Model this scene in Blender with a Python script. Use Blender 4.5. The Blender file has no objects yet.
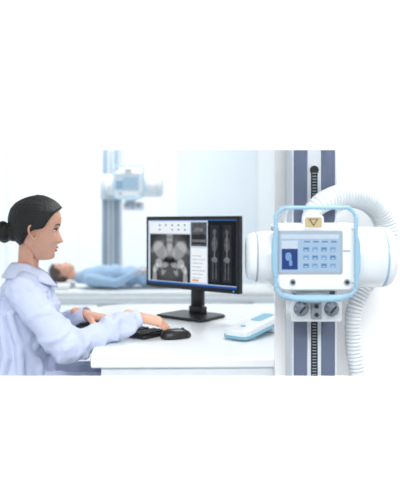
import bpy, bmesh, math, random
import numpy as np
from mathutils import Vector, Matrix
random.seed(4)
scene = bpy.context.scene
scene.view_settings.view_transform = 'Standard'
scene.view_settings.look = 'None'
scene.view_settings.exposure = 0.0

# ------------------------------------------------------------------ materials
def lin(c):
    return tuple(((v/255)/12.92 if v/255 <= .04045 else ((v/255+.055)/1.055)**2.4) for v in c)
MATS = {}
def mat(name, rgb, rough=.5, metal=0., var=.03, nscale=20., bump=0., bscale=60., emit=0., coat=0., sss=0., stretch=None):
    if name in MATS: return MATS[name]
    m = bpy.data.materials.new(name); m.use_nodes = True
    nt = m.node_tree; b = nt.nodes['Principled BSDF']
    c = lin(rgb)
    b.inputs['Roughness'].default_value = rough
    b.inputs['Metallic'].default_value = metal
    if coat: b.inputs['Coat Weight'].default_value = coat
    if sss:
        b.inputs['Subsurface Weight'].default_value = sss; b.inputs['Subsurface Scale'].default_value = .008
    tc = nt.nodes.new('ShaderNodeTexCoord')
    n = nt.nodes.new('ShaderNodeTexNoise'); n.inputs['Scale'].default_value = nscale
    nt.links.new(tc.outputs['Object'], n.inputs['Vector'])
    r = nt.nodes.new('ShaderNodeValToRGB')
    r.color_ramp.elements[0].position = .3; r.color_ramp.elements[1].position = .7
    r.color_ramp.elements[0].color = (*[max(0, v*(1-var)) for v in c], 1)
    r.color_ramp.elements[1].color = (*[min(1, v*(1+var)) for v in c], 1)
    nt.links.new(n.outputs['Fac'], r.inputs['Fac'])
    if emit > 0:
        b.inputs['Base Color'].default_value = (0, 0, 0, 1)
        b.inputs['Specular IOR Level'].default_value = .1
        nt.links.new(r.outputs['Color'], b.inputs['Emission Color'])
        b.inputs['Emission Strength'].default_value = emit
    else:
        nt.links.new(r.outputs['Color'], b.inputs['Base Color'])
    if bump > 0:
        n2 = nt.nodes.new('ShaderNodeTexNoise'); n2.inputs['Scale'].default_value = bscale
        n2.inputs['Detail'].default_value = 4
        if stretch:
            mp = nt.nodes.new('ShaderNodeMapping'); mp.inputs['Scale'].default_value = stretch
            nt.links.new(tc.outputs['Object'], mp.inputs['Vector']); nt.links.new(mp.outputs['Vector'], n2.inputs['Vector'])
        else:
            nt.links.new(tc.outputs['Object'], n2.inputs['Vector'])
        bp = nt.nodes.new('ShaderNodeBump'); bp.inputs['Strength'].default_value = bump
        bp.inputs['Distance'].default_value = .01
        nt.links.new(n2.outputs['Fac'], bp.inputs['Height'])
        nt.links.new(bp.outputs['Normal'], b.inputs['Normal'])
    MATS[name] = m
    return m

# ------------------------------------------------------------------ mesh builder
def root(name, loc=(0, 0, 0), rotz=0, scale=1):
    e = bpy.data.objects.new(name, None); scene.collection.objects.link(e)
    e.location = loc; e.rotation_euler = (0, 0, rotz); e.scale = (scale,)*3
    e.empty_display_size = .1
    return e

class MB:
    def __init__(s, name, parent=None, world=True):
        s.name = name; s.parent = parent; s.bm = bmesh.new(); s.mats = []; s.world = world
    def mi(s, m):
        if m not in s.mats: s.mats.append(m)
        return s.mats.index(m)
    def add(s, t, m, smooth=None, M=None):
        i = s.mi(m)
        if M is not None: bmesh.ops.transform(t, matrix=M, verts=t.verts)
        for f in t.faces:
            f.material_index = i
            if smooth is True: f.smooth = True
            elif smooth == 'quads': f.smooth = len(f.verts) <= 4
        me = bpy.data.meshes.new('t'); t.to_mesh(me); t.free()
        s.bm.from_mesh(me); bpy.data.meshes.remove(me)
    def box(s, x0, x1, y0, y1, z0, z1, m, bev=0., seg=2, M=None):
        t = bmesh.new(); bmesh.ops.create_cube(t, size=1)
        S = Matrix.Diagonal((abs(x1-x0), abs(y1-y0), abs(z1-z0), 1))
        bmesh.ops.transform(t, matrix=Matrix.Translation(((x0+x1)/2, (y0+y1)/2, (z0+z1)/2)) @ S, verts=t.verts)
        if bev > 0:
            bmesh.ops.bevel(t, geom=list(t.edges), offset=bev, segments=seg, profile=.5, affect='EDGES')
        s.add(t, m, smooth=(bev > .004), M=M)
    def cyl(s, c, r, h, m, axis='Z', r2=None, n=32, bev=0., M=None):
        t = bmesh.new()
        bmesh.ops.create_cone(t, cap_ends=True, segments=n, radius1=r, radius2=r if r2 is None else r2, depth=h)
        if bev > 0:
            ed = [e for e in t.edges if any(len(f.verts) > 4 for f in e.link_faces)]
            bmesh.ops.bevel(t, geom=ed, offset=bev, segments=3, profile=.5, affect='EDGES')
        R = {'Z': Matrix.Identity(4), 'X': Matrix.Rotation(math.pi/2, 4, 'Y'), 'Y': Matrix.Rotation(math.pi/2, 4, 'X')}[axis]
        bmesh.ops.transform(t, matrix=Matrix.Translation(c) @ R, verts=t.verts)
        s.add(t, m, smooth='quads', M=M)
    def ell(s, c, r, m, R=None, n=16, M=None):
        t = bmesh.new(); bmesh.ops.create_uvsphere(t, u_segments=n*2, v_segments=n, radius=1)
        X = Matrix.Translation(c) @ (R if R is not None else Matrix.Identity(4)) @ Matrix.Diagonal((r[0], r[1], r[2], 1))
        bmesh.ops.transform(t, matrix=X, verts=t.verts)
        s.add(t, m, smooth=True, M=M)
    def lathe(s, prof, m, axis='X', c=(0, 0, 0), n=48, M=None):
        t = bmesh.new(); rings = []
        for (a, r) in prof:
            ring = []
            for k in range(n):
                th = 2*math.pi*k/n
                u, v = max(r, 1e-4)*math.cos(th), max(r, 1e-4)*math.sin(th)
                p = {'X': (a, u, v), 'Y': (u, a, v), 'Z': (u, v, a)}[axis]
                ring.append(t.verts.new(Vector(p)+Vector(c)))
            rings.append(ring)
        for a, b in zip(rings, rings[1:]):
            for k in range(n):
                t.faces.new((a[k], a[(k+1) % n], b[(k+1) % n], b[k]))
        t.faces.new(rings[0][::-1]); t.faces.new(rings[-1])
        bmesh.ops.recalc_face_normals(t, faces=t.faces)
        s.add(t, m, smooth='quads', M=M)
    def loft(s, rings, m, closed=True, cap=False, M=None):
        t = bmesh.new(); R = [[t.verts.new(p) for p in r] for r in rings]; n = len(R[0])
        for a, b in zip(R, R[1:]):
            for k in range(n if closed else n-1):
                t.faces.new((a[k], a[(k+1) % n], b[(k+1) % n], b[k]))
        if cap: t.faces.new(R[0][::-1]); t.faces.new(R[-1])
        bmesh.ops.recalc_face_normals(t, faces=t.faces)
        s.add(t, m, smooth='quads', M=M)
    def prism(s, pts, z0, z1, m, bev=0., plane='XY', M=None):
        t = bmesh.new()
        if plane == 'XY': vs = [t.verts.new((x, y, z0)) for x, y in pts]
        else: vs = [t.verts.new((x, z0, y)) for x, y in pts]
        f = t.faces.new(vs)
        r = bmesh.ops.extrude_face_region(t, geom=[f])
        ev = [v for v in r['geom'] if isinstance(v, bmesh.types.BMVert)]
        bmesh.ops.translate(t, verts=ev, vec=(0, 0, z1-z0) if plane == 'XY' else (0, z1-z0, 0))
        bmesh.ops.recalc_face_normals(t, faces=t.faces)
        if bev > 0:
            ed = [e for e in t.edges if any(len(g.verts) > 4 for g in e.link_faces)]
            bmesh.ops.bevel(t, geom=ed, offset=bev, segments=3, profile=.5, affect='EDGES')
        s.add(t, m, M=M)
    def sweep(s, pts, r, m, n=14, closed=False, sub=8, corr=None, M=None):
        P = [Vector(p) for p in pts]; out = []; rr = []
        N = len(P)
        rad = r if isinstance(r, (list, tuple)) else [r]*N
        segs = N if closed else N-1
        for i in range(segs):
            if closed: a, b, c, d = P[(i-1) % N], P[i], P[(i+1) % N], P[(i+2) % N]
            else: a, b, c, d = P[max(i-1, 0)], P[i], P[i+1], P[min(i+2, N-1)]
            for k in range(sub):
                u = k/sub
                out.append(.5*((2*b)+(c-a)*u+(2*a-5*b+4*c-d)*u*u+(3*b-a-3*c+d)*u**3))
                rr.append(rad[i]*(1-u)+rad[(i+1) % N]*u)
        if not closed: out.append(P[-1]); rr.append(rad[-1])
        if corr:
            L = [0]
            for a, b in zip(out, out[1:]): L.append(L[-1]+(b-a).length)
            step = corr/6; q = np.arange(0, L[-1], step)
            xs = [np.interp(q, L, [o[j] for o in out]) for j in range(3)]
            rq = np.interp(q, L, rr)
            out = [Vector((xs[0][j], xs[1][j], xs[2][j])) for j in range(len(q))]
            rr = [float(rq[j])*(1+.06*math.sin(2*math.pi*q[j]/corr)) for j in range(len(q))]
        rings = []; nrm = None
        K = len(out)
        for i in range(K):
            if closed: tg = (out[(i+1) % K]-out[i-1]).normalized()
            else: tg = (out[min(i+1, K-1)]-out[max(i-1, 0)]).normalized()
            if nrm is None:
                nrm = tg.orthogonal().normalized()
            nrm = (nrm-tg*nrm.dot(tg)).normalized(); bn = tg.cross(nrm)
            rings.append([out[i]+rr[i]*(math.cos(2*math.pi*k/n)*nrm+math.sin(2*math.pi*k/n)*bn) for k in range(n)])
        if closed: rings.append(rings[0])
        s.loft(rings, m, cap=not closed, M=M)
    def capsule(s, a, ra, b, rb, m, k=None):
        a, b = Vector(a), Vector(b); L = (b-a).length
        k = k or max(2, int(L/(min(ra, rb)*.35)))
        for i in range(k+1):
            u = i/k; p = a.lerp(b, u); r = ra*(1-u)+rb*u
            s.ell(p, (r, r, r), m, n=8)
    def finish(s, remesh=0., smooth_it=0, disp=0., dscale=.1, fine=0.):
        me = bpy.data.meshes.new(s.name); s.bm.to_mesh(me); s.bm.free()
        for m in s.mats: me.materials.append(m)
        o = bpy.data.objects.new(s.name, me); scene.collection.objects.link(o)
        if s.parent:
            o.parent = s.parent
            if s.world:
                p = s.parent
                o.matrix_parent_inverse = (Matrix.Translation(p.location) @ p.rotation_euler.to_matrix().to_4x4() @ Matrix.Diagonal((*p.scale, 1))).inverted()
        if remesh:
            md = o.modifiers.new('r', 'REMESH'); md.mode = 'VOXEL'; md.voxel_size = remesh; md.use_smooth_shade = True
        if smooth_it:
            md = o.modifiers.new('s', 'SMOOTH'); md.factor = .5; md.iterations = smooth_it
        if disp:
            tx = bpy.data.textures.new(s.name+'_folds', 'CLOUDS'); tx.noise_scale = dscale; tx.noise_depth = 2
            md = o.modifiers.new('d', 'DISPLACE'); md.texture = tx; md.strength = disp; md.mid_level = .5; md.texture_coords = 'LOCAL'
            md = o.modifiers.new('s2', 'SMOOTH'); md.factor = .5; md.iterations = 2
        if fine:
            tx = bpy.data.textures.new(s.name+'_creases', 'MARBLE'); tx.noise_scale = .07; tx.turbulence = 9; tx.marble_type = 'SHARP'
            md = o.modifiers.new('d2', 'DISPLACE'); md.texture = tx; md.strength = fine; md.mid_level = .5; md.texture_coords = 'LOCAL'
            md = o.modifiers.new('s3', 'SMOOTH'); md.factor = .5; md.iterations = 3
        return o

# ------------------------------------------------------------------ shared materials
wall_w = mat('white_wall_paint', (252, 252, 252), .9, var=.003, nscale=3)
wall_b = mat('pale_wall_paint', (237, 243, 246), .9, var=.01, nscale=2)
wall_t = mat('wall_panel_paint', (223, 233, 240), .9, var=.01, nscale=2)
floor_m = mat('vinyl_floor', (230, 236, 240), .5, var=.02, nscale=4)
desk_m = mat('desk_laminate', (238, 242, 245), .3, var=.01, nscale=6)
desk_d = mat('desk_panel_grey', (222, 229, 235), .5)
black = mat('black_plastic', (18, 19, 22), .35)
dark = mat('dark_grey_plastic', (50, 53, 58), .45)
coat_m = mat('lab_coat_cotton', (195, 204, 230), .85, var=.02, nscale=8, bump=.35, bscale=16)
coat_c = mat('lab_coat_collar', (204, 212, 235), .85)
skin_m = mat('skin', (222, 170, 145), .48, var=.05, nscale=30, sss=.1)
lip_m = mat('lips', (184, 82, 78), .4)
hair_m = mat('black_hair', (11, 9, 10), .42, var=.35, nscale=40, bump=.5, bscale=1, stretch=(25, 220, 220))
eye_w = mat('eye_white', (225, 222, 220), .2)
eye_d = mat('eye_iris', (30, 20, 16), .15)
steel = mat('brushed_metal', (190, 196, 202), .3, metal=.8)

# ------------------------------------------------------------------ room
b = MB('floor'); b.box(-4.5, 4.5, -2.5, 9.1, -.05, 0, floor_m); b.finish()
b = MB('wall_back'); b.box(-4.5, 4.5, 9.0, 9.1, 0, 3.2, wall_b)
b.box(-.35, .85, 8.985, 9.0, .1, 3.2, wall_t)
b.finish()
b = MB('wall_right'); b.box(4.4, 4.5, -2.5, 9.0, 0, 3.2, wall_b); b.finish()
b = MB('wall_left'); b.box(-4.5, -4.4, -2.5, 9.0, 0, 3.2, wall_b); b.finish()
b = MB('white_margin_mask')  # added mask for the blank white bands above and below the view
b.box(-1.6, 1.6, 1.49, 1.5, 0, .815, wall_w)
b.box(-1.6, 1.6, 1.49, 1.5, 1.38, 2.5, wall_w)
b.box(-1.6, -1.1, 1.49, 1.5, .815, 1.38, wall_w)
b.box(1.1, 1.6, 1.49, 1.5, .815, 1.38, wall_w)
b.finish()
b = MB('white_backdrop'); b.box(.246, 1.6, 1.965, 1.985, 0, 2.5, wall_w); b.finish()  # added white backdrop behind the stand, not a wall of the room
b = MB('baseboard_back'); b.box(-4.4, 4.4, 8.96, 8.985, 0, .1, wall_w, .003); b.finish()
curt = mat('sheer_curtain', (244, 248, 250), .9)
b = MB('window_curtain')
n = 160
rows = [[Vector((-3.4+2.1*i/n, 8.93+.012*math.sin(i*.55)+.008*math.sin(i*.23+1), z)) for i in range(n+1)] for z in (.05, 2.9)]
b.loft(rows, curt, closed=False); b.box(-3.5, -1.2, 8.90, 8.96, 2.9, 2.94, curt, .003); b.finish()

# ------------------------------------------------------------------ desk
d = root('desk', (.2, 2.6, 0)); b = MB('desktop', d)
outline = [(-.36, 1.98), (-.375, 2.05), (-.385, 2.17), (-.42, 2.3), (-.49, 2.45), (-.54, 2.6), (-.57, 2.8), (-.58, 3.0), (-.56, 3.15), (-.5, 3.25), (-.4, 3.3), (1.3, 3.3), (1.3, 2.02), (.6, 1.995), (.1, 1.985)]
b.prism(outline, .716, .75, desk_m, bev=.008); b.finish()
b = MB('panels', d)
b.box(-.33, 1.25, 2.0, 2.025, 0, .716, desk_d, .003)
b.box(-.5, -.46, 2.8, 3.2, 0, .716, desk_d, .003)
b.box(1.2, 1.24, 2.025, 3.2, 0, .716, desk_d, .003)
b.box(-.46, 1.2, 3.16, 3.19, .2, .716, desk_d, .003)
b.finish()

# ------------------------------------------------------------------ monitor
ang = math.radians(-38.5)
mon = root('computer_monitor', (-.04, 2.83, 0), ang)
b = MB('housing', mon, world=False)
W = .283; z0, z1 = .880, 1.227
b.box(-W, W, -.012, .014, z0, z1, black, .004)
b.box(-.2, .2, .012, .035, z0+.05, z1-.05, black, .008)
b.box(-W+.004, W-.004, -.0145, -.011, z0+.004, z0+.02, black)
b.cyl((W-.03, -.015, z0+.011), .003, .002, mat('power_led', (90, 160, 255), .3, emit=1.5), 'Y', n=12)
b.finish()
b = MB('stand', mon, world=False)
b.box(-.035, .035, .035, .06, .77, 1.1, black, .006)
b.box(-.045, .045, .03, .065, .752, .80, black, .008)
b.prism([(-.13, -.1), (.13, -.1), (.14, -.06), (.13, .09), (.09, .11), (-.09, .11), (-.13, .09), (-.14, -.06)], .7505, .765, black, bev=.004)
b.finish()
def em(n, c, s=1.): return mat('screen_'+n, c, .4, emit=s, var=.03, nscale=60)
def emx(n, c, v, sc): return mat('screen_'+n, c, .4, emit=1., var=v, nscale=sc)
b = MB('display', mon, world=False)
X0 = -W+.016; X1 = W-.016; Z0 = z0+.022; Z1 = z1-.016
def q(u0, u1, v0, v1, m, lay=1):
    b.box(X0+(X1-X0)*u0, X0+(X1-X0)*u1, -.0125-.0006*lay, -.0122, Z0+(Z1-Z0)*v0, Z0+(Z1-Z0)*v1, m)
def el(u, v, ru, rv, m, lay=2, rot=0., n=20):
    cx = X0+(X1-X0)*u; cz = Z0+(Z1-Z0)*v; c, s_ = math.cos(rot), math.sin(rot)
    pts = []
    for k in range(n):
        a = ru*(X1-X0)*math.cos(2*math.pi*k/n); e = rv*(X1-X0)*math.sin(2*math.pi*k/n)
        pts.append((cx+a*c-e*s_, cz+a*s_+e*c))
    b.prism(pts, -.0125-.0006*lay, -.0122, m, plane='XZ')
wht = em('white', (236, 242, 248)); q(0, 1, 0, 1, em('frame_blue', (60, 110, 170)), 0)
q(.0, 1, .0, .985, em('ui_pale', (200, 216, 232)), 1)
q(0, 1, 0, .03, em('taskbar', (40, 90, 170)), 2)
q(.02, .5, .79, .97, wht, 2)
random.seed(2)
for i in range(6):
    for j in range(2):
        if random.random() < .8:
            el(.07+i*.075, .845+j*.07, .012, .009, em(['ui_green', 'ui_grey', 'ui_teal'][(i+j) % 3], [(120, 180, 150), (150, 160, 170), (110, 165, 200)][(i+j) % 3]), 3)
def radiograph(name, cx, cz, s):
    m = bpy.data.materials.new(name); m.use_nodes = True; nt = m.node_tree; N = nt.nodes; Lk = nt.links
    bs = N['Principled BSDF']; bs.inputs['Base Color'].default_value = (0, 0, 0, 1); bs.inputs['Specular IOR Level'].default_value = .1
    tc = N.new('ShaderNodeTexCoord'); sep = N.new('ShaderNodeSeparateXYZ'); Lk.new(tc.outputs['Object'], sep.inputs[0])
    def mth(op, a, b_=None, c_=None):
        n_ = N.new('ShaderNodeMath'); n_.operation = op
        for i, v in enumerate((a, b_, c_)):
            if v is None: continue
            if isinstance(v, (int, float)): n_.inputs[i].default_value = v
            else: Lk.new(v, n_.inputs[i])
        return n_.outputs[0]
    ux = mth('DIVIDE', mth('SUBTRACT', sep.outputs['X'], cx), s)
    uz = mth('DIVIDE', mth('SUBTRACT', sep.outputs['Z'], cz), s)
    ax = mth('ABSOLUTE', ux)
    def ellf(x, x0, rx, z, z0_, rz, rot, soft, amp, inner=None):
        c, sn = math.cos(rot), math.sin(rot)
        dx = mth('SUBTRACT', x, x0); dz = mth('SUBTRACT', z, z0_)
        a = mth('DIVIDE', mth('ADD', mth('MULTIPLY', dx, c), mth('MULTIPLY', dz, sn)), rx)
        e = mth('DIVIDE', mth('SUBTRACT', mth('MULTIPLY', dz, c), mth('MULTIPLY', dx, sn)), rz)
        r = mth('SQRT', mth('ADD', mth('MULTIPLY', a, a), mth('MULTIPLY', e, e)))
        mr = N.new('ShaderNodeMapRange'); mr.interpolation_type = 'SMOOTHSTEP'
        mr.inputs['From Min'].default_value = 1+soft; mr.inputs['From Max'].default_value = 1-soft
        mr.inputs['To Min'].default_value = 0; mr.inputs['To Max'].default_value = amp
        Lk.new(r, mr.inputs['Value']); return mr.outputs[0]
    tot = None
    sh = [(ux, 0, 1.0, .05, .95, 0, .25, .06),
          (ux, 0, .155, .72, .50, 0, .25, .20),
          (ax, .50, .40, .28, .28, math.radians(48), .18, .22),
          (ax, .66, .13, .40, .40, math.radians(58), .4, .14),
          (ux, 0, .24, .18, .30, 0, .4, .20),
          (ax, .56, .17, -.22, .17, 0, .25, .30),
          (ax, .72, .12, -.42, .20, math.radians(40), .3, .26),
          (ax, .78, .11, -.95, .55, 0, .3, .30),
          (ax, .26, .26, -.30, .10, math.radians(-20), .3, .22),
          (ax, .30, .10, -.50, .20, math.radians(25), .35, .22),
          (ax, .28, .10, -.42, .085, 0, .3, -.24),
          (ux, 0, .24, -.10, .16, 0, .4, -.20)]
    for (x, x0, rx, zc_, rz, rot, soft, amp) in sh:
        o_ = ellf(x, x0, rx, uz, zc_, rz, rot, soft, amp)
        tot = o_ if tot is None else mth('ADD', tot, o_)
    wv = mth('MULTIPLY', mth('SINE', mth('MULTIPLY', uz, 30)), .06)
    tot = mth('ADD', tot, mth('MULTIPLY', wv, ellf(ux, 0, .15, uz, .75, .45, 0, .3, 1.)))
    ns = N.new('ShaderNodeTexNoise'); ns.inputs['Scale'].default_value = 70; Lk.new(tc.outputs['Object'], ns.inputs['Vector'])
    tot = mth('ADD', tot, mth('MULTIPLY', ns.outputs['Fac'], .05)); tot = mth('MAXIMUM', tot, .01)
    cb = N.new('ShaderNodeCombineXYZ')
    for i in range(3): Lk.new(mth('MULTIPLY', tot, (.97, 1., 1.04)[i]), cb.inputs[i])
    Lk.new(cb.outputs[0], bs.inputs['Emission Color']); bs.inputs['Emission Strength'].default_value = 1
    return m
pcx = X0+(X1-X0)*.265; pcz = Z0+(Z1-Z0)*.41
q(.025, .505, .04, .775, radiograph('screen_pelvis_radiograph', pcx, pcz, (X1-X0)*.235), 2)
xr0 = emx('xray_dark', (44, 46, 50), .25, 25); xr1 = emx('xray_mid', (84, 87, 92), .3, 50)
xr2 = emx('xray_light', (112, 116, 122), .3, 60)
q(.515, .69, .60, .96, xr1, 2); q(.53, .675, .63, .78, xr0, 3); q(.53, .675, .66, .70, xr2, 4); q(.55, .65, .82, .88, xr2, 3)
q(.515, .69, .06, .57, wht, 2)
for k in range(7): q(.53, .53+.1+.02*((k*7) % 3), .12+k*.055, .128+k*.055, em('ui_grey', (150, 160, 170)), 3)
q(.53, .6, .07, .1, em('ui_orange', (220, 160, 100)), 3)
q(.70, 1, .04, .985, emx('xray_black', (22, 26, 34), .2, 20), 2)
for uc in (.775, .905):
    q(uc-.045, uc+.045, .08, .92, xr0, 3)
    el(uc, .82, .018, .024, xr1, 4); el(uc, .64, .03, .065, xr1, 4)
    q(uc-.005, uc+.005, .44, .78, xr2, 5)
    el(uc, .41, .03, .024, xr2, 5)
    q(uc-.022, uc-.012, .12, .38, xr1, 5); q(uc+.012, uc+.022, .12, .38, xr1, 5)
b.finish()

# ------------------------------------------------------------------ keyboard + mouse
kb = root('computer_keyboard', (-.325, 2.46, .751), ang)
b = MB('case', kb, world=False); b.box(-.20, .20, -.07, .07, 0, .016, black, .005); b.finish()
b = MB('keys', kb, world=False)
km = mat('key_caps', (38, 40, 44), .5)
for r_ in range(5):
    for c_ in range(18):
        if c_ in (14,): continue
        x = -.19+c_*.0212; y = -.060+r_*.0245
        if r_ == 0 and 4 <= c_ <= 8:
            if c_ == 4: b.box(x, x+.102, y, y+.02, .016, .022, km, .001)
            continue
        b.box(x, x+.0185, y, y+.02, .016, .022, km, .0015)
b.finish()
ms = root('computer_mouse', (-.093, 2.325, .7512), math.radians(26))
b = MB('shell', ms, world=False)
rings = []
for z, k_ in ((0, .93), (.004, 1.), (.012, .99), (.022, .90), (.030, .72), (.035, .45), (.037, .1)):
    rings.append([Vector((.062*k_*math.cos(a)-.004*(1-k_)*4, .036*k_*math.copysign(abs(math.sin(a))**.8, math.sin(a)), z)) for a in [2*math.pi*i/32 for i in range(32)]])
b.loft(rings, black, cap=True)
b.cyl((.028, 0, .031), .007, .005, dark, 'Y')
b.finish()

# ------------------------------------------------------------------ handset on desk
white_p = mat('white_plastic', (232, 236, 240), .35, var=.01, coat=.2)
blue_p = mat('light_blue_plastic', (140, 178, 200), .35, var=.02)
blue_h = mat('handset_blue_plastic', (126, 184, 208), .35, var=.02)
hs = root('handheld_scanner', (.225, 2.40, .7515), math.radians(-38))
b = MB('body', hs, world=False)
T = Matrix.Translation((0, -.0, .020)) @ Matrix.Rotation(math.radians(7), 4, 'X')
def rr(w, l, r, cx=0, cy=0, n=6):
    pts = []
    for (sx, sy, a0) in ((1, 1, 0), (-1, 1, 90), (-1, -1, 180), (1, -1, 270)):
        for k in range(n+1):
            a = math.radians(a0+90*k/n)
            pts.append((cx+sx*(w-r)+r*math.cos(a)*1, cy+sy*(l-r)+r*math.sin(a)*1))
    return pts
b.prism(rr(.056, .155, .03), 0.008, .036, white_p, bev=.008, M=T)
b.prism(rr(.060, .159, .032), 0.002, .014, blue_h, bev=.003, M=T)
b.prism(rr(.026, .055, .012, 0, .05), .036, .0375, blue_h, bev=.0005, M=T)
b.cyl((0, -.09, .037), .010, .003, blue_h, M=T)
b.box(-.04, .04, .06, .13, 0, .03, white_p, .006)
b.box(-.04, .04, -.12, -.06, 0, .012, white_p, .003)
b.finish()

# ------------------------------------------------------------------ x-ray tube stand
def xray_stand(loc, scale, pal, dx=0., hose=True):
    R = root('x_ray_tube_stand', loc, 0, scale)
    al, bl, hs_, hd, rail, rack = pal['alu'], pal['blue'], pal['house'], pal['handle'], pal['rail'], pal['rack']
    b = MB('column', R, world=False)
    b.box(-.07, .07, 0, .12, 0.02, 2.2, al, .003)
    b.box(-.063, -.022, -.003, .01, 0.03, 2.19, bl, .001); b.box(.022, .063, -.003, .01, .03, 2.19, bl, .001)
    b.box(-.0665, -.063, -.004, .01, 0.03, 2.19, rail); b.box(.063, .0665, -.004, .01, .03, 2.19, rail)
    b.box(-.02, .02, -.002, .01, .03, 2.19, rail, .001)
    b.box(-.2, .2, -.12, .12, 0, .03, al, .008)
    b.finish()
    b = MB('toothed_rack', R, world=False)
    b.box(-.010, .010, -.004, .0, .05, 1.355, rack); b.cyl((0, -.002, 1.358), .0135, .006, rack, 'Y')
    z = .06
    while z < 1.35:
        b.box(-.006, .006, -.0062, -.0035, z, z+.0025, pal['grey']); z += .009
    b.finish()
    b = MB('carriage', R, world=False)
    b.box(-.078, .078, -.03, .004, 1.0, 1.19, al, .006)
    b.box(min(-.05, dx-.05), max(.05, dx+.05), -.07, -.025, 1.06, 1.15, al, .006)
    b.finish()
    b = MB('tube_housing', R, world=False)
    M0 = Matrix.Translation((dx, 0, 0))
    prof = [(-.216, .0), (-.216, .052), (-.213, .060), (-.207, .066), (-.196, .071), (-.192, .0715), (-.190, .069), (-.187, .069), (-.185, .073), (-.15, .076), (-.10, .078), (.05, .080), (.07, .083), (.10, .086),
            (.165, .086), (.167, .0835), (.171, .0835), (.173, .086), (.183, .084), (.193, .078), (.200, .068), (.203, .054), (.203, 0)]
    b.lathe(prof, hs_, 'X', (0, -.11, 1.10), M=M0)
    b.lathe([(.1665, .0), (.1665, .0848), (.1715, .0848), (.1715, 0)], hd, 'X', (0, -.11, 1.10), M=M0)
    b.lathe([(-.1925, .0), (-.1925, .0706), (-.1845, .0712), (-.1845, 0)], pal['grey'], 'X', (0, -.11, 1.10), M=M0)
    b.finish()
    b = MB('collimator', R, world=False)
    b.box(-.143, .074, -.205, -.07, 1.012, 1.198, hs_, .014, 4, M=M0)
    b.prism(rr(.104, .088, .022, -.035, 1.105), -.212, -.2, pal['face'], bev=.003, plane='XZ', M=M0)
    b.prism(rr(.0885, .059, .006, -.052, 1.118), -.2145, -.2115, pal['grey'], bev=.001, plane='XZ', M=M0)
    b.finish()
    b = MB('touch_screen', R, world=False)
    def s(x0, x1, a0, a1, m, l=1): b.box(x0, x1, -.2145-.0006*l, -.214, a0, a1, m, M=M0)
    s(-.134, .030, 1.0655, 1.1705, pal['scr_bg'], 1)
    s(-.130, .026, 1.155, 1.1665, pal['scr_top'], 2)
    s(-.128, -.085, 1.1, 1.15, pal['scr_top'], 2)
    s(-.128, -.085, 1.072, 1.128, pal['scr_dark'], 3)
    b.prism(rr(.008, .011, .0075, -.110, 1.107), -.2170, -.216, pal['scr_mid'], plane='XZ', M=M0)
    b.prism(rr(.004, .008, .003, -.104, 1.090), -.2170, -.216, pal['scr_mid'], plane='XZ', M=M0)
    for i in range(4):
        for j in range(3):
            x = -.070+i*.024; z = 1.076+j*.022
            s(x, x+.015, z+.001, z+.012, pal['scr_mid'] if (i+j) % 2 else pal['scr_dark2'], 2)
            s(x+.003, x+.012, z+.003, z+.005, pal['scr_top'], 3)
    for i in range(4): s(-.068+i*.024, -.052+i*.024, 1.145, 1.149, pal['scr_dark2'], 2)
    b.finish()
    b = MB('front_controls', R, world=False)
    for x, z in ((-.098, 1.038), (.048, 1.038)):
        b.cyl((x, -.214, z), .0085, .004, steel, 'Y', M=M0); b.cyl((x, -.218, z), .005, .006, pal['knob'], 'Y', M=M0)
    b.box(.038, .056, -.214, -.211, 1.12, 1.124, pal['grey'], M=M0)
    b.prism(rr(.028, .018, .006, -.043, 1.199), -.2160, -.19, pal['face'], bev=.001, plane='XZ', M=M0)
    b.prism(rr(.023, .014, .004, -.043, 1.199), -.2175, -.2155, pal['plate'], bev=.0005, plane='XZ', M=M0)
    b.prism([(-.057, 1.209), (-.029, 1.209), (-.043, 1.188)], -.2185, -.217, pal['plate2'], plane='XZ', M=M0)
    b.prism([(-.051, 1.2065), (-.035, 1.2065), (-.043, 1.194)], -.2192, -.218, pal['plate'], plane='XZ', M=M0)
    b.finish()
    b = MB('handle_frame', R, world=False)
    x0, x1, a0, a1, y = -.146, .068, 1.001, 1.238, -.232
    c = .032; pts = []
    for (cx, cz, s0) in ((x1-c, a1-c, 0), (x0+c, a1-c, 90), (x0+c, a0+c, 180), (x1-c, a0+c, 270)):
        for k in range(5):
            a = math.radians(s0+22.5*k); pts.append((cx+c*math.cos(a), y, cz+c*math.sin(a)))
    b.sweep(pts, .0055, hd, closed=True, sub=4, M=M0)
    b.sweep([(x0+.02, y+.002, a0+.004), (-.09, y-.004, a0-.004), (-.035, y-.006, a0-.006), (.02, y-.004, a0-.004), (x1-.02, y+.002, a0+.004)], .008, hd, M=M0)
    for x, o in ((x0, -.005), (x1, .005)):
        b.sweep([(x, y, 1.055), (x+o*.8, y, 1.075), (x+o, y, 1.11), (x+o*.8, y, 1.145), (x, y, 1.165)], .0068, hd, M=M0)
        for z in (1.04, 1.185):
            b.sweep([(x, y, z), (x*.97, y+.02, z), (x*.93+(-.002), y+.06, z)], .006, hs_, M=M0)
    for x in (-.11, .035): b.sweep([(x, y, a1), (x, y+.06, a1-.01), (x, y+.1, a1-.05)], .005, hs_, M=M0)
    b.finish()
    b = MB('rotation_lock', R, world=False)
    b.lathe([(1.012, .05), (1.0, .05), (.998, .042), (.988, .042), (.986, .03), (.975, .03)], pal['grey'], 'Z', (-.035, -.14, 0), M=M0)
    b.prism(rr(.072, .031, .008, -.018, .948), -.13, -.02, hs_, bev=.003, plane='XZ', M=M0)
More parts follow.
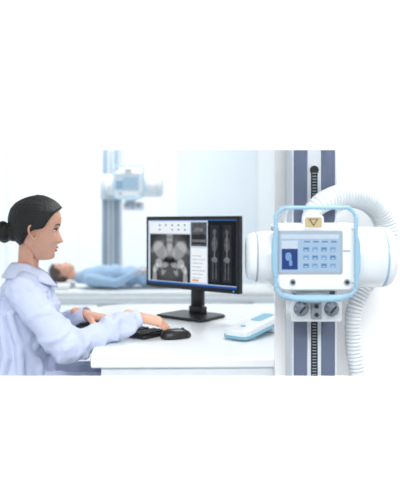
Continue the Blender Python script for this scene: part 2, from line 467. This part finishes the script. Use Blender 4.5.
    for x in (-.062, .024):
        b.lathe([(-.13, .021), (-.136, .021), (-.138, .017), (-.155, .016), (-.158, .013), (-.158, 0)], pal['knobg'], 'Y', (x, 0, .955), M=M0)
        for k in range(8):
            a = k*math.pi/4
            b.box(-.002, .002, -.154, -.136, .0145, .0185, pal['grey'], M=M0 @ Matrix.Translation((x, 0, .955)) @ Matrix.Rotation(a, 4, 'Y'))
        b.box(-.0025, .0025, -.160, -.157, -.012, .012, pal['knob'], M=M0 @ Matrix.Translation((x, 0, .955)) @ Matrix.Rotation(.7, 4, 'Y'))
    b.box(-.034, -.004, -.136, -.128, .925, .975, pal['grey'], .002, M=M0)
    b.cyl((-.019, -.138, .962), .006, .006, pal['knob'], 'Y', M=M0)
    b.cyl((-.019, -.138, .938), .006, .006, pal['knob'], 'Y', M=M0)
    b.finish()
    if hose:
        b = MB('corrugated_hose', R, world=False)
        pts = [(.320, 1.745, 1.19), (.330, 1.75, 1.232), (.367, 1.76, 1.262), (.435, 1.80, 1.280), (.515, 1.85, 1.270), (.572, 1.885, 1.225), (.592, 1.90, 1.148), (.570, 1.90, 1.065),
               (.516, 1.89, .992), (.481, 1.88, .918), (.480, 1.88, .815), (.494, 1.88, .705), (.505, 1.88, .5), (.51, 1.88, .25), (.51, 1.88, .02)]
        pts = [(x-.348, y-1.83, z) for x, y, z in pts]
        b.sweep(pts, [.024, .027, .030, .034, .037, .037, .034, .030, .026, .024, .024, .024, .024, .024, .024], pal['hose'], n=24, corr=.0115)
        b.cyl((.51-.348, .05, .015), .05, .03, al)
        b.finish()
    return R

front = dict(alu=mat('column_aluminium', (204, 211, 219), .4, metal=.2), blue=mat('column_steel_blue', (98, 109, 134), .45, var=.03),
    house=mat('tube_housing_white', (216, 222, 227), .25, var=.01, coat=.4), face=mat('collimator_face', (222, 227, 231), .3, var=.01), handle=blue_p, rail=mat('rail_light', (214, 220, 226), .35),
    rack=mat('rack_black', (26, 28, 34), .5), grey=mat('trim_grey', (150, 160, 170), .4), knob=mat('knob_dark', (45, 48, 54), .4),
    knobg=mat('knob_grey', (122, 132, 143), .4), plate=mat('gold_badge', (184, 166, 128), .4), plate2=mat('gold_badge_dark', (104, 92, 74), .4),
    hose=mat('hose_ivory', (216, 221, 225), .5),
    scr_bg=em('panel_bg', (172, 202, 231)), scr_top=em('panel_top', (210, 227, 243)), scr_dark=em('panel_dark', (50, 74, 138)),
    scr_mid=em('panel_mid', (128, 170, 216)), scr_dark2=em('panel_dark2', (100, 140, 192)))
xray_stand((.348, 1.83, 0), 1, front)
back = dict(alu=mat('column_pale', (200, 211, 220), .6), blue=mat('column_pale_blue', (144, 162, 178), .6), house=mat('pale_housing', (236, 241, 245), .5), face=mat('pale_face', (232, 238, 242), .5),  # far unit: background haze painted in as paler, low-contrast colours
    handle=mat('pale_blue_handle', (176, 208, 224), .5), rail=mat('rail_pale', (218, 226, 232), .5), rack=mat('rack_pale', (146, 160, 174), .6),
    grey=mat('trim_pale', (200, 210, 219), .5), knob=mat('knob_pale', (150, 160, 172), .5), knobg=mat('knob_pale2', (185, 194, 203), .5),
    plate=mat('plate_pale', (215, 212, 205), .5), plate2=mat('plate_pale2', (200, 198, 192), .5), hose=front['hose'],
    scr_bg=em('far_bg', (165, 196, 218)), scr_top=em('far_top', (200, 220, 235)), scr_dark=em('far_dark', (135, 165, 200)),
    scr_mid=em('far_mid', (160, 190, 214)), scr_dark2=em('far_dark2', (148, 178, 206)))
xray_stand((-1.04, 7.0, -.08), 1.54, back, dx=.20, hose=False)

# ------------------------------------------------------------------ human head
def sm(a, k=2):
    a = np.array(a, float)
    for _ in range(k):
        p = np.pad(a, 1, mode='edge'); a = (p[:-2]+2*p[1:-1]+p[2:])/4
    return a
def head(parent, M, hair=hair_m, bun=True):
    NZ, NA = 96, 80
    zs = np.linspace(-.122, .115, NZ)
    fz = [-.122, -.119, -.114, -.106, -.098, -.091, -.086, -.0805, -.0765, -.073, -.067, -.061, -.053, -.04, -.02, 0, .015, .03, .05, .07, .09, .103, .111, .115]
    fv = [.034, .056, .069, .0755, .0750, .0715, .0765, .0805, .0790, .0775, .0845, .0815, .0790, .078, .077, .077, .0845, .0890, .0885, .081, .063, .044, .024, .004]
    bz = [-.122, -.118, -.112, -.104, -.095, -.085, -.074, -.062, -.05, -.03, 0, .03, .06, .08, .095, .107, .115]
    bv = [-.022, -.016, -.006, .006, .016, .024, .034, .050, .066, .086, .097, .1, .094, .08, .06, .035, .004]
    wz = [-.122, -.115, -.105, -.09, -.075, -.06, -.04, -.01, .03, .06, .08, .095, .107, .115]
    wv = [.014, .023, .032, .043, .051, .057, .063, .069, .070, .061, .047, .030, .018, .003]
    F = sm(np.interp(zs, fz, fv), 1); Bk = sm(np.interp(zs, bz, bv), 3); Wd = sm(np.interp(zs, wz, wv), 4)
    def pt(i, a, off=0.):
        z = zs[i]; c, s_ = math.cos(a), math.sin(a)
        f = F[i] if c > 0 else Bk[i]
        x = math.copysign(abs(c)**.95, c)*f; y = math.copysign(abs(s_)**.95, s_)*Wd[i]
        if c > 0:
            wide = np.interp(z, [-.122, -.05, .02], [.0755, .079, .087])
            if z < .02:
                k_ = math.exp(-(y/.026)**4); x = x*k_+(1-k_)*(abs(c)**.95*min(f+.0, wide))
            if -.055 < z < .014:
                t = (.014-z)/.056
                h = .026*max(0, t)**1.25 if z > -.042 else .026*max(0, (z+.055)/.013)**.7
                sg = .0065+.0065*min(1, t)
                x += h*math.exp(-(y/sg)**2)
                if z < -.03:
                    for sd in (-1, 1): x += .006*math.exp(-((y-sd*.012)/.005)**2-((z+.045)/.007)**2)
            for sd in (-1, 1):
                x -= .008*math.exp(-((y-sd*.030)/.014)**2-((z-.0)/.011)**2)
                x += .004*math.exp(-((y-sd*.038)/.016)**2-((z+.034)/.016)**2)
        v = Vector((x, y, z))
        if off:
            n = Vector((x, y*1.1, z*.9)).normalized(); v += n*off
        return v
    b = MB('head', parent)
    b.loft([[pt(i, 2*math.pi*k/NA) for k in range(NA)] for i in range(NZ)], skin_m, cap=True, M=M)
    for zc, h, xo in ((-.0675, .0042, .0800), (-.0800, .0048, .0768)):
        b.ell((xo, 0, zc), (.0062, .0205, h), lip_m, M=M)
    for sd in (-1, 1):
        b.ell((.0605, sd*.031, .0), (.0112, .0138, .0068), eye_w, M=M)
        b.ell((.0685, sd*.032, .0), (.0048, .006, .0062), eye_d, M=M)
        b.sweep([(.063, sd*.047, .002), (.0725, sd*.036, .0072), (.0745, sd*.022, .004)], .0022, hair, sub=4, n=8, M=M)
        b.sweep([(.066, sd*.049, .018), (.079, sd*.034, .0238), (.085, sd*.016, .020)], [.0012, .0024, .0020], hair, sub=4, n=8, M=M)
        e = [(-.002, 0, .026), (-.014, 0, .029), (-.025, 0, .021), (-.027, 0, .004), (-.020, 0, -.014), (-.010, 0, -.031), (-.001, 0, -.030), (.002, 0, -.014), (.004, 0, .006)]
        b.sweep([(x-.004, sd*(.071+(-x)*.42), z*.88-.012) for x, _, z in e], [.0035, .0038, .0042, .004, .0036, .005, .0045, .003, .003], skin_m, closed=True, sub=5, n=8, M=M)
        b.ell((-.015, sd*.0715, -.010), (.013, .005, .022), mat('ear_inner_skin', (206, 150, 130), .5), M=M)
    b.finish()
    b = MB('hair', parent)
    rings = []
    for i in range(NZ):
        z = zs[i]; ring = []
        for k in range(NA):
            a = 2*math.pi*k/NA; p = pt(i, a)
            hx = np.interp(z, [-.122, -.10, -.085, -.07, -.045, -.022, -.004, .003, .012, .03, .05, .066, .076, .085], [-.25, -.2, -.055, -.044, -.036, -.026, .000, .026, .034, .042, .054, .066, .079, .12])
            t = max(0, min(1, (hx-p.x)/.012)); t = t*t*(3-2*t)
            rip = .0010*math.sin(26*a+z*50+2*math.sin(z*40))
            volume = .026+.004*max(0, min(1, (z+.02)/.08))
            ring.append(pt(i, a, -.012+t*(volume+rip)))
        rings.append(ring)
    b.loft(rings, hair, cap=True, M=M)
    if bun:
        b.ell((-.126, 0, -.024), (.034, .036, .037), hair, M=M)
        for k in range(4):
            a0 = k*math.pi/2
            b.sweep([(-.126+.027*math.sin(a0+t_)*.9, .034*math.sin(t_*.8+a0)*.75, -.024+.033*math.cos(a0+t_)) for t_ in (0, .7, 1.4, 2.1)], [.004, .011, .011, .004], hair, sub=5, M=M)
        b.ell((-.088, 0, -.016), (.035, .045, .042), hair, M=M)
    b.finish()

def hand(name, parent, Wp, D, N, thumb, curl=1., size=1., mt=skin_m, spread=1.):
    D = Vector(D).normalized(); N = Vector(N); N = (N-D*N.dot(D)).normalized(); S = N.cross(D)*thumb
    Wp = Vector(Wp); b = MB(name, parent)
    b.capsule(Wp-D*.05, .0215*size, Wp, .021*size, mt)
    fin = [(.026, .082, .040, .95), (.009, .086, .045, 1.), (-.009, .082, .041, 1.05), (-.025, .073, .033, 1.15)]
    for i, (so, kl, fl, cm) in enumerate(fin):
        k = Wp+D*kl*size+S*so*size*spread
        b.capsule(Wp+S*so*.55*size+D*.008, .0145*size, k, .0115*size, mt)
        p = k; a = 0; r = .0088*size
        for L, bd in ((fl, 38), (fl*.62, 42), (fl*.5, 25)):
            a += math.radians(bd*curl*cm)
            dirv = (D*math.cos(a)-N*math.sin(a)+S*so*2.6*(1 if i != 1 else .3)).normalized()
            p2 = p+dirv*L*size
            b.capsule(p, r, p2, r*.9, mt, k=8); p = p2; r *= .88
    p = Wp+D*.02*size+S*.018*size-N*.006
    for dirv, L, r, r2 in (((D*.65+S*.7-N*.25), .042, .0145, .0115), ((D*.85+S*.35-N*.35), .032, .011, .0095), ((D*.95+S*.05-N*.4), .025, .0095, .008)):
        p2 = p+dirv.normalized()*L*size; b.capsule(p, r*size, p2, r2*size, mt, k=8); p = p2
    return b.finish(remesh=.0025, smooth_it=3)

# ------------------------------------------------------------------ woman
wm = root('woman_doctor', (-.72, 2.37, 0))
phi = math.radians(14)
Fw = Vector((math.cos(phi), math.sin(phi), 0)); Lf = Vector((-math.sin(phi), math.cos(phi), 0))
O = Vector((-.735, 2.37, 0))
def tp(f, l, z): return O+Fw*(f+(z-.5)*.12)+Lf*l+Vector((0, 0, z))
Rz = Matrix.Rotation(phi, 4, 'Z')
b = MB('lab_coat', wm)
sl = [(.50, 0, .15, .185), (.58, 0, .135, .18), (.66, 0, .122, .165), (.74, .0, .118, .158), (.81, .008, .122, .16), (.87, .012, .12, .165), (.925, .0, .10, .165), (.965, -.01, .075, .135), (.99, -.014, .055, .08)]
for j in range(len(sl)-1):
    a, c = sl[j], sl[j+1]
    for k in range(6):
        u = k/6; z, f, hd, hw = [a[i]*(1-u)+c[i]*u for i in range(4)]
        b.ell(tp(f, 0, z), (hd, hw, .04), coat_m, R=Rz, n=12)
for sd in (-1, 1):
    b.ell(tp(.07, sd*.07, .85), (.06, .065, .065), coat_m, R=Rz)
rs = tp(-.01, -.165, .935); re = Vector((-.475, 2.145, .748)); rw = Vector((-.262, 2.290, .822))
b.capsule(tp(-.01, -.1, .95), .055, rs, .060, coat_m); b.capsule(rs, .063, re, .056, coat_m); b.capsule(re, .056, rw, .037, coat_m)
lsd = tp(-.01, .165, .935); le = Vector((-.68, 2.66, .735)); lw = Vector((-.505, 2.56, .80))
b.capsule(tp(-.01, .1, .95), .055, lsd, .058, coat_m); b.capsule(lsd, .06, le, .05, coat_m); b.capsule(le, .05, lw, .036, coat_m)
for sd in (-1, 1):
    b.capsule(tp(.0, sd*.09, .535), .095, tp(.4, sd*.10, .535), .075, coat_m)
b.box(-.17, .40, -.16, .16, .46, .53, coat_m, .02, M=Matrix.Translation(O) @ Rz)
def ridge(pts, r):
    for p, q_ in zip(pts, pts[1:]): b.capsule(p, r, q_, r*.9, coat_m)
for (A, Bp, ra, rb_, ts) in ((rs, re, .063, .056, (.25, .42, .58, .72, .84, .95)), (re, rw, .056, .037, (.06, .2, .34, .5, .64, .78, .9))):
    dv = (Bp-A).normalized(); nn = dv.orthogonal().normalized(); bn = dv.cross(nn)
    for i, t_ in enumerate(ts):
        rad = ra*(1-t_)+rb_*t_; tilt = .9*math.sin(i*2.1+1)
        for k in range(30):
            an = 2*math.pi*k/30+i*1.3
            if k > 19: continue
            p = A.lerp(Bp, t_)+nn*math.cos(an)*rad*.99+bn*math.sin(an)*rad*.99+dv*tilt*rad*math.sin(an+i)
            s_ = .0125*math.sin(math.pi*(k+1)/21)**.5
            b.ell(p, (s_,)*3, coat_m, n=6)
for P_ in ([(.02, -.165, .90), (.09, -.13, .80), (.12, -.08, .70)], [(-.05, -.168, .86), (.0, -.165, .74), (.02, -.17, .62)], [(-.10, -.10, .90), (-.11, -.11, .76), (-.10, -.14, .60)],
           [(.1, -.07, .82), (.135, -.04, .72), (.13, -.05, .6)], [(-.02, -.165, .78), (.08, -.13, .66), (.1, -.12, .58)], [(-.08, -.13, .84), (-.04, -.16, .70), (-.06, -.165, .56)]):
    ridge([tp(*p) for p in P_], .016)
b.finish(remesh=.0065, smooth_it=3, disp=.02, dscale=.07, fine=.008)
b = MB('trousers', wm); tr = mat('trousers_cloth', (200, 210, 226), .9)
for sd in (-1, 1): b.capsule(tp(.41, sd*.10, .53), .066, tp(.44, sd*.10, .10), .045, tr)
b.finish(remesh=.01, smooth_it=3)
b = MB('shoes', wm)
for sd in (-1, 1):
    c = tp(.50, sd*.10, .04); b.ell(c, (.125, .045, .04), white_p, R=Rz); c = tp(.46, sd*.10, .07); b.ell(c, (.05, .042, .05), white_p, R=Rz)
b.finish()
b = MB('cuffs', wm)
for e_, w_ in ((re, rw), (le, lw)):
    dv = (w_-e_).normalized(); p = w_+dv*.028
    nn = dv.orthogonal().normalized(); bn = dv.cross(nn); rings = []
    for t_, r_ in ((-.05, .037), (0, .034), (.004, .033), (.003, .029), (-.03, .029)):
        rings.append([p+dv*t_+r_*(math.cos(2*math.pi*k/24)*nn+math.sin(2*math.pi*k/24)*bn) for k in range(24)])
    b.loft(rings, coat_c)
b.finish()
hc = Vector((-.640, 2.365, 1.174))
b = MB('neck', wm)
b.capsule(tp(-.015, 0, .95), .055, tp(-.008, 0, 1.005), .042, skin_m); b.capsule(tp(-.008, 0, 1.005), .041, hc+Vector((-.030, 0, -.045)), .043, skin_m)
b.finish(remesh=.006, smooth_it=3)
hm = Matrix.Translation(hc) @ Matrix.Rotation(math.radians(14), 4, 'Z') @ Matrix.Rotation(math.radians(5), 4, 'Y')
head(wm, hm)
b = MB('collar', wm); nb = tp(-.010, 0, 1.0)-Vector((0, 0, 1.0))
rings = []
for z, r_, fo in ((.965, .082, 0), (1.00, .064, 0), (1.025, .054, 0), (1.037, .053, 0), (1.040, .056, 0), (1.032, .064, .0), (1.012, .078, .0), (.990, .094, .004), (.983, .097, .004), (.982, .09, .0)):
    ring = []
    for k in range(48):
        a = math.radians(-160+320*k/47)+math.pi
        fr = max(0, math.cos(a))**1.3
        x = fo+r_*1.05*math.cos(a)+.022*fr; y = r_*1.05*math.sin(a)
        ring.append(nb+Fw*x+Lf*y+Vector((0, 0, z-.045*fr)))
    rings.append(ring)
b.loft(rings, coat_c, closed=False)
b.finish()
hand('right_hand', wm, (-.230, 2.308, .833), (.88, .32, -.24), (.2, -.2, 1), 1, curl=.72)
hand('left_hand', wm, (-.482, 2.545, .808), (.93, -.15, -.16), (0, 0, 1), -1, curl=.8)

st = root('office_stool', (-.70, 2.38, 0)); b = MB('seat', st)
b.lathe([(.375, .0), (.375, .17), (.385, .19), (.415, .19), (.425, .175), (.43, 0)], dark, 'Z', (-.70, 2.38, 0))
b.cyl((-.70, 2.38, .22), .025, .32, steel)
for k in range(5):
    a = k*2*math.pi/5+.3; c, s_ = math.cos(a), math.sin(a)
    b.sweep([(-.70, 2.38, .09), (-.70+.13*c, 2.38+.13*s_, .08), (-.70+.25*c, 2.38+.25*s_, .06)], .014, steel)
    b.cyl((-.70+.25*c, 2.38+.25*s_, .028), .028, .02, black, 'X')
b.finish()

# ------------------------------------------------------------------ exam bed + patient
bed_m = mat('bed_mattress', (238, 243, 246), .6); bed_d = mat('bed_base', (226, 233, 238), .6)
bd = root('examination_bed', (-.5, 6, 0)); b = MB('table', bd)
b.box(-1.65, .75, 5.62, 6.38, .44, .50, bed_d, .015); b.box(-1.6, .7, 5.66, 6.34, .50, .545, bed_m, .018)
b.box(-1.0, .1, 5.8, 6.2, .02, .44, bed_d, .02); b.box(-1.2, .3, 5.72, 6.28, 0, .04, bed_d, .01)
b.sweep([(-1.4, 5.6, .44), (-.5, 5.585, .44), (.5, 5.6, .44)], .012, steel)
b.finish()
pt_ = root('patient', (-.7, 6, .6))
gown = mat('patient_gown', (160, 190, 218), .85, bump=.2, bscale=8); pill = mat('pillow', (240, 244, 247), .8)
b = MB('gown', pt_)
for x, ry, rz_, zc in ((-1.15, .10, .07, .645), (-1.08, .18, .095, .655), (-.98, .19, .11, .665), (-.85, .18, .11, .665), (-.7, .16, .1, .66), (-.55, .17, .10, .66), (-.4, .16, .095, .65)):
    b.ell((x, 6, zc), (.12, ry, rz_), gown)
for sd in (-1, 1):
    b.capsule((-.45, 6+sd*.09, .645), .085, (-.05, 6+sd*.10, .635), .065, gown)
    b.capsule((-1.08, 6+sd*.19, .64), .055, (-.8, 6+sd*.24, .61), .045, gown); b.capsule((-.8, 6+sd*.24, .61), .043, (-.60, 6+sd*.16, .71), .036, gown)
b.finish(remesh=.014, smooth_it=4, disp=.02, dscale=.1)
b = MB('legs', pt_)
for sd in (-1, 1):
    b.capsule((-.05, 6+sd*.10, .63), .055, (.33, 6+sd*.10, .60), .035, skin_m); b.capsule((.33, 6+sd*.1, .60), .033, (.36, 6+sd*.11, .72), .025, skin_m)
b.finish(remesh=.01, smooth_it=2)
b = MB('neck', pt_); b.capsule((-1.16, 6, .65), .05, (-1.30, 6, .665), .048, skin_m); b.finish(remesh=.008)
hm = Matrix.Translation((-1.38, 6, .70)) @ Matrix.Rotation(math.radians(-90), 4, 'Y')
head(pt_, hm, hair=mat('brown_hair', (84, 72, 68), .6), bun=False)
hand('near_hand', pt_, (-.575, 5.85, .715), (.7, .6, .1), (0, 0, 1), 1, curl=.4)
hand('far_hand', pt_, (-.575, 6.15, .715), (.7, -.6, .1), (0, 0, 1), -1, curl=.4)
pl = root('pillow', (-1.42, 6, .56)); b = MB('cushion', pl); b.box(-1.57, -1.27, 5.78, 6.22, .546, .60, pill, .025, 4); b.finish()

# ------------------------------------------------------------------ lights
wd = bpy.data.worlds.new('world'); scene.world = wd; wd.use_nodes = True
wd.node_tree.nodes['Background'].inputs['Color'].default_value = (.95, .98, 1, 1)
wd.node_tree.nodes['Background'].inputs['Strength'].default_value = .63
def area(name, loc, target, size, power, col=(1, 1, 1)):
    l = bpy.data.lights.new(name, 'AREA'); l.shape = 'RECTANGLE'; l.size, l.size_y = size; l.energy = power; l.color = col
    o = bpy.data.objects.new(name, l); scene.collection.objects.link(o); o.location = loc
    o.rotation_euler = (Vector(target)-Vector(loc)).to_track_quat('-Z', 'Y').to_euler()
    return o
area('added_front_fill', (0, -1.0, 2.6), (0, 1.4, 1.1), (3, 1), 92)  # added fill on the camera side, drives the front panel to white
area('added_backdrop_fill', (.9, 1.66, 2.45), (.75, 1.97, 1.1), (1.3, .12), 21)  # added fill in the slot, keeps the backdrop behind the stand white
area('added_key_light', (.5, 3.5, 2.7), (-.6, 2.5, .9), (.9, .9), 27)  # added key from upper right to model face and coat folds
area('added_background_fill', (-1.2, 6.6, 3.1), (-1.2, 7.8, .8), (3.0, 1.4), 80)  # added fill to brighten the background; there is no ceiling fixture

# ------------------------------------------------------------------ camera
cam = bpy.data.cameras.new('camera'); co = bpy.data.objects.new('camera', cam); scene.collection.objects.link(co)
co.location = (0, 0, 1.2); co.rotation_euler = (math.pi/2, 0, 0)
cam.sensor_fit = 'HORIZONTAL'; cam.sensor_width = 36; cam.lens = 54; cam.shift_y = -.07
cam.clip_start = .05
cam.dof.use_dof = True; cam.dof.focus_distance = 2.0; cam.dof.aperture_fstop = 3.0
scene.camera = co
